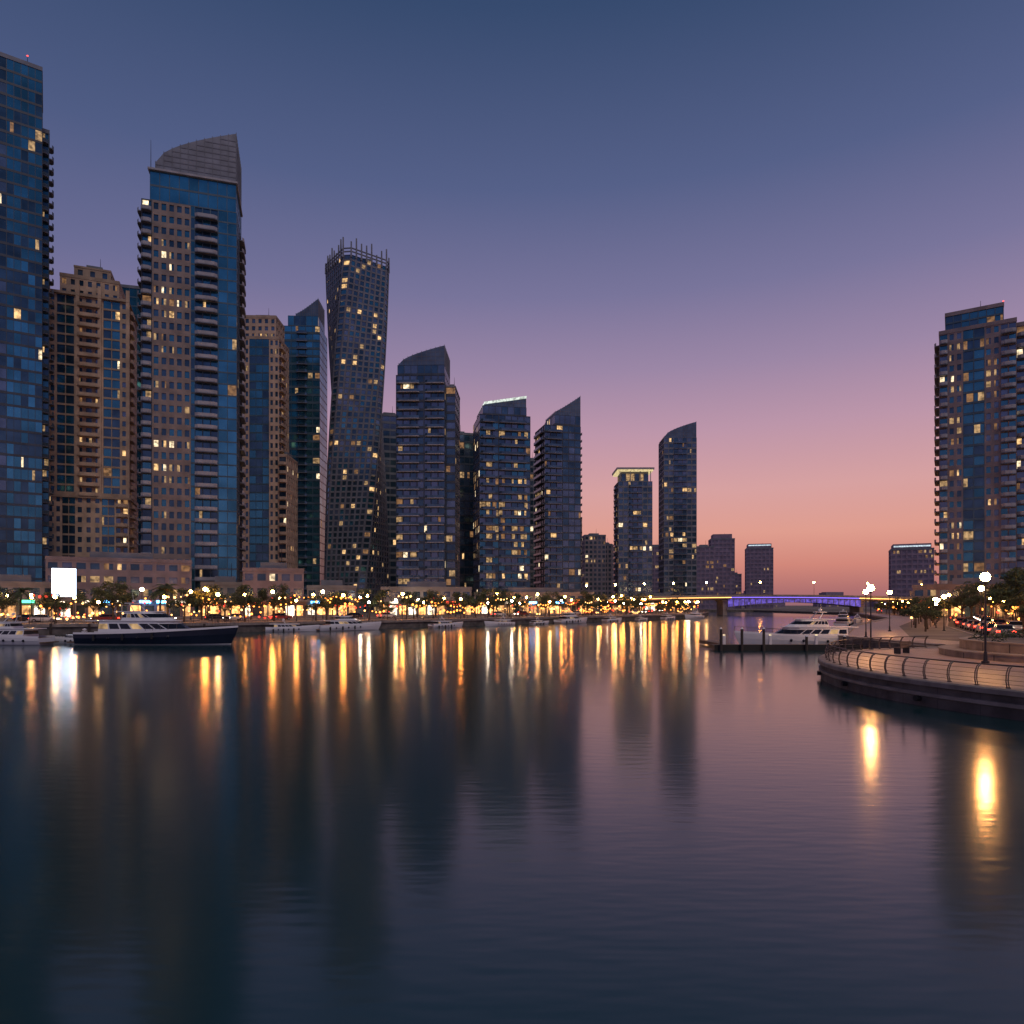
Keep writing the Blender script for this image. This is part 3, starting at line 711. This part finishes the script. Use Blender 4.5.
# ------------------------------------------------------------------ boats
def yacht(L, hull='boat_white', tiers=2, seed=0):
    rr = random.Random(seed); M = MB(); B = L*.25; N = 20; S = []
    for i in range(N+1):
        t = i/N; x = -L/2+L*t*.97
        b = B/2*(.86+.14*min(1,t*4))*(1-max(0,(t-.5)/.5)**2.4); b = max(b,.03)
        zs = L*(.070+.042*t*t)
        rk = .07*L*max(0,(t-.6)/.4)**2
        S.append([(x,b*.55,-.35),(x+rk*.35,b*.86,.12),(x+rk*.8,b*.98,zs*.62),(x+rk,b,zs)])
    for i in range(N):
        for sg in (1,-1):
            for k in range(3):
                f = lambda p:(p[0],p[1]*sg,p[2])
                mt = 'boat_white' if (k == 0 and hull != 'boat_white') else hull
                M.poly([f(S[i][k]),f(S[i+1][k]),f(S[i+1][k+1]),f(S[i][k+1])],mt)
            a, c_ = S[i][3], S[i+1][3]
            M.poly([(a[0],a[1]*sg,a[2]),(c_[0],c_[1]*sg,c_[2]),(c_[0],(c_[1]-.02)*sg,c_[2]+.22),(a[0],(a[1]-.02)*sg,a[2]+.22)],'boat_white')
            if 3 <= i <= 13 and i % 2:
                p = S[i][2]; M.ball((p[0],p[1]*sg,p[2]),.13+L*.004,'boat_glass',1)
        a, c_ = S[i][3], S[i+1][3]
        M.poly([(a[0],-a[1],a[2]-.02),(c_[0],-c_[1],c_[2]-.02),(c_[0],c_[1],c_[2]-.02),(a[0],a[1],a[2]-.02)],'teak')
    s0 = S[0]; M.poly([(s0[k][0],s0[k][1],s0[k][2]) for k in range(4)]+[(s0[k][0],-s0[k][1],s0[k][2]) for k in (3,2,1,0)],hull)
    M.box(-L/2-.05*L,-L/2+.02,-B*.38,B*.38,.25,.38,'teak')
    def tier(x0,x1,b,z,h,fr,ar,win='boat_glass',roof=.4):
        def pl(u):
            xa = x0+ar*u; xb = x1-fr*u; bb = b*(1-.14*u)
            return [(xa,-bb),(xb-L*.10,-bb),(xb-L*.03,-bb*.62),(xb,-bb*.22),(xb,bb*.22),(xb-L*.03,bb*.62),(xb-L*.10,bb),(xa,bb)]
        lv = [0,.34,.80,1.]
        for k in range(3):
            P0, P1 = pl(lv[k]), pl(lv[k+1])
            for j in range(8):
                j2 = (j+1)%8; mt = 'boat_white'
                if k == 1: mt = win
                if k==1 and j in (0,6):
                    nn = 6
                    for q_ in range(nn):
                        l = lambda P,t:(P[j][0]+(P[j2][0]-P[j][0])*t,P[j][1]+(P[j2][1]-P[j][1])*t)
                        for (t0,t1,m_) in ((q_/nn,(q_+.86)/nn,'lit_b' if rr.random()<.3 else win),((q_+.86)/nn,(q_+1)/nn,'boat_white')):
                            M.poly([(*l(P0,t0),z+h*lv[k]),(*l(P0,t1),z+h*lv[k]),(*l(P1,t1),z+h*lv[k+1]),(*l(P1,t0),z+h*lv[k+1])],m_)
                else: M.poly([(*P0[j],z+h*lv[k]),(*P0[j2],z+h*lv[k]),(*P1[j2],z+h*lv[k+1]),(*P1[j],z+h*lv[k+1])],mt)
        P = [(p[0]*1+(-roof if p[0] < (x0+x1)/2 else roof*.3),p[1]*1.06) for p in pl(1.)]
        M.prism(P,z+h,z+h+.1,'boat_white')
    zd = L*.078
    h1 = L*.075; tier(-.34*L,.26*L,B*.40,zd,h1,.13*L,0,roof=.09*L)
    if tiers > 1:
        z2 = zd+h1+.1; h2 = L*.055; tier(-.20*L,.12*L,B*.32,z2,h2,.09*L,.02*L,roof=.07*L); z3 = z2+h2+.1
    else: z3 = zd+h1+.1
    for sg in (1,-1):
        M.tube((-.12*L,sg*B*.28,z3),(-.16*L,sg*B*.2,z3+.05*L),.06,.05,'boat_white',5)
    M.box(-.19*L,-.13*L,-B*.22,B*.22,z3+.05*L,z3+.05*L+.1,'boat_white'); M.ball((-.16*L,0,z3+.05*L+.3),.25,'boat_white',1,.7)
    M.tube((-.16*L,0,z3+.05*L),(-.17*L,0,z3+.12*L),.03,.015,'boat_white',4)
    for sg in (1,-1):
        pv = None
        for i in range(10,N+1):
            p = S[i][3]; t = (p[0],p[1]*sg*.95,p[2]+.22); u = (p[0],p[1]*sg*.92,p[2]+.22+L*.035)
            M.tube(t,u,.02,.02,'metal_rail',4)
            if pv: M.tube(pv,u,.022,.022,'metal_rail',4)
            pv = u
    for i in (3,7,11):
        p = S[i][3]; M.tube((p[0],-p[1]-.12,p[2]-.1),(p[0],-p[1]-.12,p[2]-.8),.13,.13,'rubber',6)
    return M.mesh('motor_yacht')
Y20 = yacht(18.6,'boat_navy',2,1); Y12 = yacht(12.5,'boat_white',2,2); Y9 = yacht(9,'boat_white',1,3); Y6 = yacht(6.5,'boat_white',1,4)
put('motor_yacht', Y20, (-43.6,84,0), D(-2)); put('motor_yacht', Y12, (-62.5,83,0), D(176)); put('motor_yacht', Y6, (-55.0,86,0), D(190))
put('motor_yacht', Y9, (-51,93,0), D(12))
put('motor_yacht', Y12, (-31,130,0), D(38)); put('motor_yacht', Y9, (-40,124,0), D(20)); put('motor_yacht', Y9, (-14,146.5,0), D(48))
for (x,y,hd,m_) in ((-3,158,228,Y9),(7,170,48,Y6),(16,181,48,Y12),(29,196,50,Y9),(40,210,50,Y6),(52,226,52,Y9),(64,241,230,Y12)): put('motor_yacht', m_, (x,y,0), D(hd))
put('motor_yacht', yacht(14.5,'boat_white',2,6), (33.6,79.5,0), D(183)); put('motor_yacht', Y9, (50,113,0), D(60)); put('motor_yacht', Y12, (74,152,0), D(57)); put('motor_yacht', Y9, (96,190,0), D(240)); put('motor_yacht', Y6, (46,104,0), D(62))
# pontoon
M = MB()
M.box(21.5,37.4,72.2,74.4,.15,.55,'teak'); M.box(21.4,37.4,72.1,72.19,.0,.62,'rubber'); M.box(23,24.4,74.41,84,.15,.55,'teak')
for x in (22,24.2,26.5,31,35): M.tube((x,71.85,-2),(x,71.85,2.3 if x < 27 else 1.5),.15,.15,'timber_pile',8); M.tube((x,71.85,2.3 if x < 27 else 1.5),(x,71.85,(2.3 if x<27 else 1.5)+.2),.16,.02,'boat_white',8)
for x in (23,28,33): M.box(x-.14,x+.14,73.9,74.15,.55,1.5,'boat_white'); M.box(x-.1,x+.1,73.93,74.12,1.5,1.65,'lit_c')
put('boat_pontoon', M.mesh('boat_pontoon'))
M = MB(); M.box(-66,-38,87,88.6,.2,.6,'teak')
for x in range(-65,-37,5): M.tube((x,88.8,-2),(x,88.8,2.4),.16,.16,'timber_pile',8)
put('boat_pontoon', M.mesh('boat_pontoon'))

# ------------------------------------------------------------------ cars
def car(mat):
    M = MB(); W = .9
    low = [(-2.2,.35),(2.15,.35),(2.25,.55),(2.15,.78),(1.1,.95),(-1.9,1.0),(-2.25,.85),(-2.28,.5)]
    for i in range(8):
        a, b = low[i], low[(i+1)%8]; M.poly([(a[0],-W,a[1]),(b[0],-W,b[1]),(b[0],W,b[1]),(a[0],W,a[1])],mat)
    M.poly([(p[0],-W,p[1]) for p in low],mat); M.poly([(p[0],W,p[1]) for p in low][::-1],mat)
    b0 = [(-1.85,-.84),(1.0,-.84),(1.0,.84),(-1.85,.84)]; b1 = [(-1.35,-.66),(.25,-.66),(.25,.66),(-1.35,.66)]
    for i in range(4):
        j = (i+1)%4; M.poly([(*b0[i],.96),(*b0[j],.96),(*b1[j],1.42),(*b1[i],1.42)],'boat_glass')
    M.prism([(p[0]*1.0,p[1]*1.02) for p in b1],1.42,1.47,mat)
    for x in (-1.4,1.4):
        for s in (-1,1):
            M.tube((x,s*.72,.33),(x,s*.93,.33),.33,.33,'rubber',14); M.tube((x,s*.931,.33),(x,s*.94,.33),.19,.19,'metal_roof',10)
    for s in (-1,1):
        M.box(-2.31,-2.27,s*.7-.17,s*.7+.17,.68,.84,'tail'); M.box(2.2,2.27,s*.65-.16,s*.65+.16,.58,.72,'head')
        M.box(.85,1.0,s*.95-.09,s*.95+.09,.95,1.08,mat)
    return M.mesh('parked_car')
CM = [car(c) for c in ('car_silver','car_black','car_white','car_red')]
for k,(x,y,h) in enumerate(walk(R2, 6.6, -16, 24, 150)):
    if R.random() < .8: put('parked_car', CM[k%4], (x,y,1.206), h)
for k,(x,y,h) in enumerate(walk(R2, 14, -20, 30, 200)): put('parked_car', CM[(k+1)%4], (x,y,1.206), h+math.pi)
for k,(x,y,h) in enumerate(walk(L2, 10, 21, 300, 640)):
    if R.random() < .7: put('parked_car', CM[k%4], (x,y,1.606), h+(math.pi if k%3==0 else 0))
M = MB()
for z in range(4): M.box(-.9,.9,-.22+z*.12,-.13+z*.12,.43,.47,'teak')
for z in range(3): M.box(-.9,.9,.25,.29,.55+z*.13,.64+z*.13,'teak')
for x in (-.75,.75): M.box(x-.04,x+.04,-.2,.239,0,.43,'metal_dark'); M.box(x-.04,x+.04,.24,.249,.0,.95,'metal_dark')
bm_ = M.mesh('park_bench')
put('park_bench', bm_, (CC[0]+17*math.cos(D(128)),CC[1]+17*math.sin(D(128)),1.21), D(218))

# ------------------------------------------------------------------ sky, fill light, camera
w = bpy.data.worlds.new('World'); sc.world = w; w.use_nodes = True
nt = w.node_tree; bg = nt.nodes['Background']
tc = nt.nodes.new('ShaderNodeTexCoord')
nm = nt.nodes.new('ShaderNodeVectorMath'); nm.operation = 'NORMALIZE'; nt.links.new(tc.outputs['Generated'], nm.inputs[0])
sx = nt.nodes.new('ShaderNodeSeparateXYZ'); nt.links.new(nm.outputs[0], sx.inputs[0])
def ramp(st):
    r = nt.nodes.new('ShaderNodeValToRGB')
    e = r.color_ramp.elements
    while len(e) > 1: e.remove(e[-1])
    e[0].position = st[0][0]; e[0].color = lin(*st[0][1])
    for p, c in st[1:]:
        q = e.new(p); q.color = lin(*c)
    r.color_ramp.interpolation = 'LINEAR'
    nt.links.new(sx.outputs['Z'], r.inputs['Fac']); return r
A = ramp([(0,(150,104,112)),(.02,(174,112,112)),(.055,(208,134,122)),(.10,(222,156,142)),(.16,(214,160,160)),(.24,(188,149,169)),(.32,(155,134,165)),(.41,(120,116,154)),(.52,(85,96,136)),(.66,(54,74,110)),(1,(38,56,90))])
B = ramp([(0,(140,112,134)),(.05,(160,126,145)),(.15,(150,128,158)),(.27,(118,112,153)),(.40,(90,99,141)),(.52,(72,87,126)),(.66,(52,72,107)),(1,(38,56,90))])
h = nt.nodes.new('ShaderNodeVectorMath'); h.operation = 'MULTIPLY'; h.inputs[1].default_value = (1,1,0); nt.links.new(nm.outputs[0], h.inputs[0])
h2 = nt.nodes.new('ShaderNodeVectorMath'); h2.operation = 'NORMALIZE'; nt.links.new(h.outputs[0], h2.inputs[0])
dt = nt.nodes.new('ShaderNodeVectorMath'); dt.operation = 'DOT_PRODUCT'; dt.inputs[1].default_value = (.36,.933,0); nt.links.new(h2.outputs[0], dt.inputs[0])
mr = nt.nodes.new('ShaderNodeMapRange'); mr.interpolation_type = 'SMOOTHSTEP'; mr.inputs['From Min'].default_value = .2; mr.inputs['From Max'].default_value = .98
nt.links.new(dt.outputs['Value'], mr.inputs['Value'])
mx = nt.nodes.new('ShaderNodeMixRGB'); nt.links.new(mr.outputs['Result'], mx.inputs['Fac'])
nt.links.new(B.outputs['Color'], mx.inputs['Color1']); nt.links.new(A.outputs['Color'], mx.inputs['Color2'])
sk = nt.nodes.new('ShaderNodeTexSky'); sk.sky_type = 'NISHITA'; sk.sun_disc = False; sk.sun_elevation = D(-3); sk.sun_rotation = D(21)
ad = nt.nodes.new('ShaderNodeMixRGB'); ad.blend_type = 'ADD'; ad.inputs['Fac'].default_value = .02
nt.links.new(mx.outputs['Color'], ad.inputs['Color1']); nt.links.new(sk.outputs['Color'], ad.inputs['Color2'])
nt.links.new(ad.outputs['Color'], bg.inputs['Color']); bg.inputs['Strength'].default_value = 1.0

sl = bpy.data.lights.new('fill_light', 'SUN'); sl.energy = .85; sl.angle = D(22); sl.color = (1,.84,.76)  # soft fill added from behind the camera to lift the facades
so = bpy.data.objects.new('fill_light', sl); sc.collection.objects.link(so)
so.rotation_euler = Vector((-.30,.62,-1.05)).to_track_quat('-Z','Y').to_euler()

cd = bpy.data.cameras.new('camera'); cd.lens = 24; cd.sensor_width = 36; cd.shift_y = .091; cd.clip_end = 20000; cd.clip_start = .1
co = bpy.data.objects.new('camera', cd); sc.collection.objects.link(co); co.location = (0,0,4.8); co.rotation_euler = (math.pi/2,0,0)
sc.camera = co
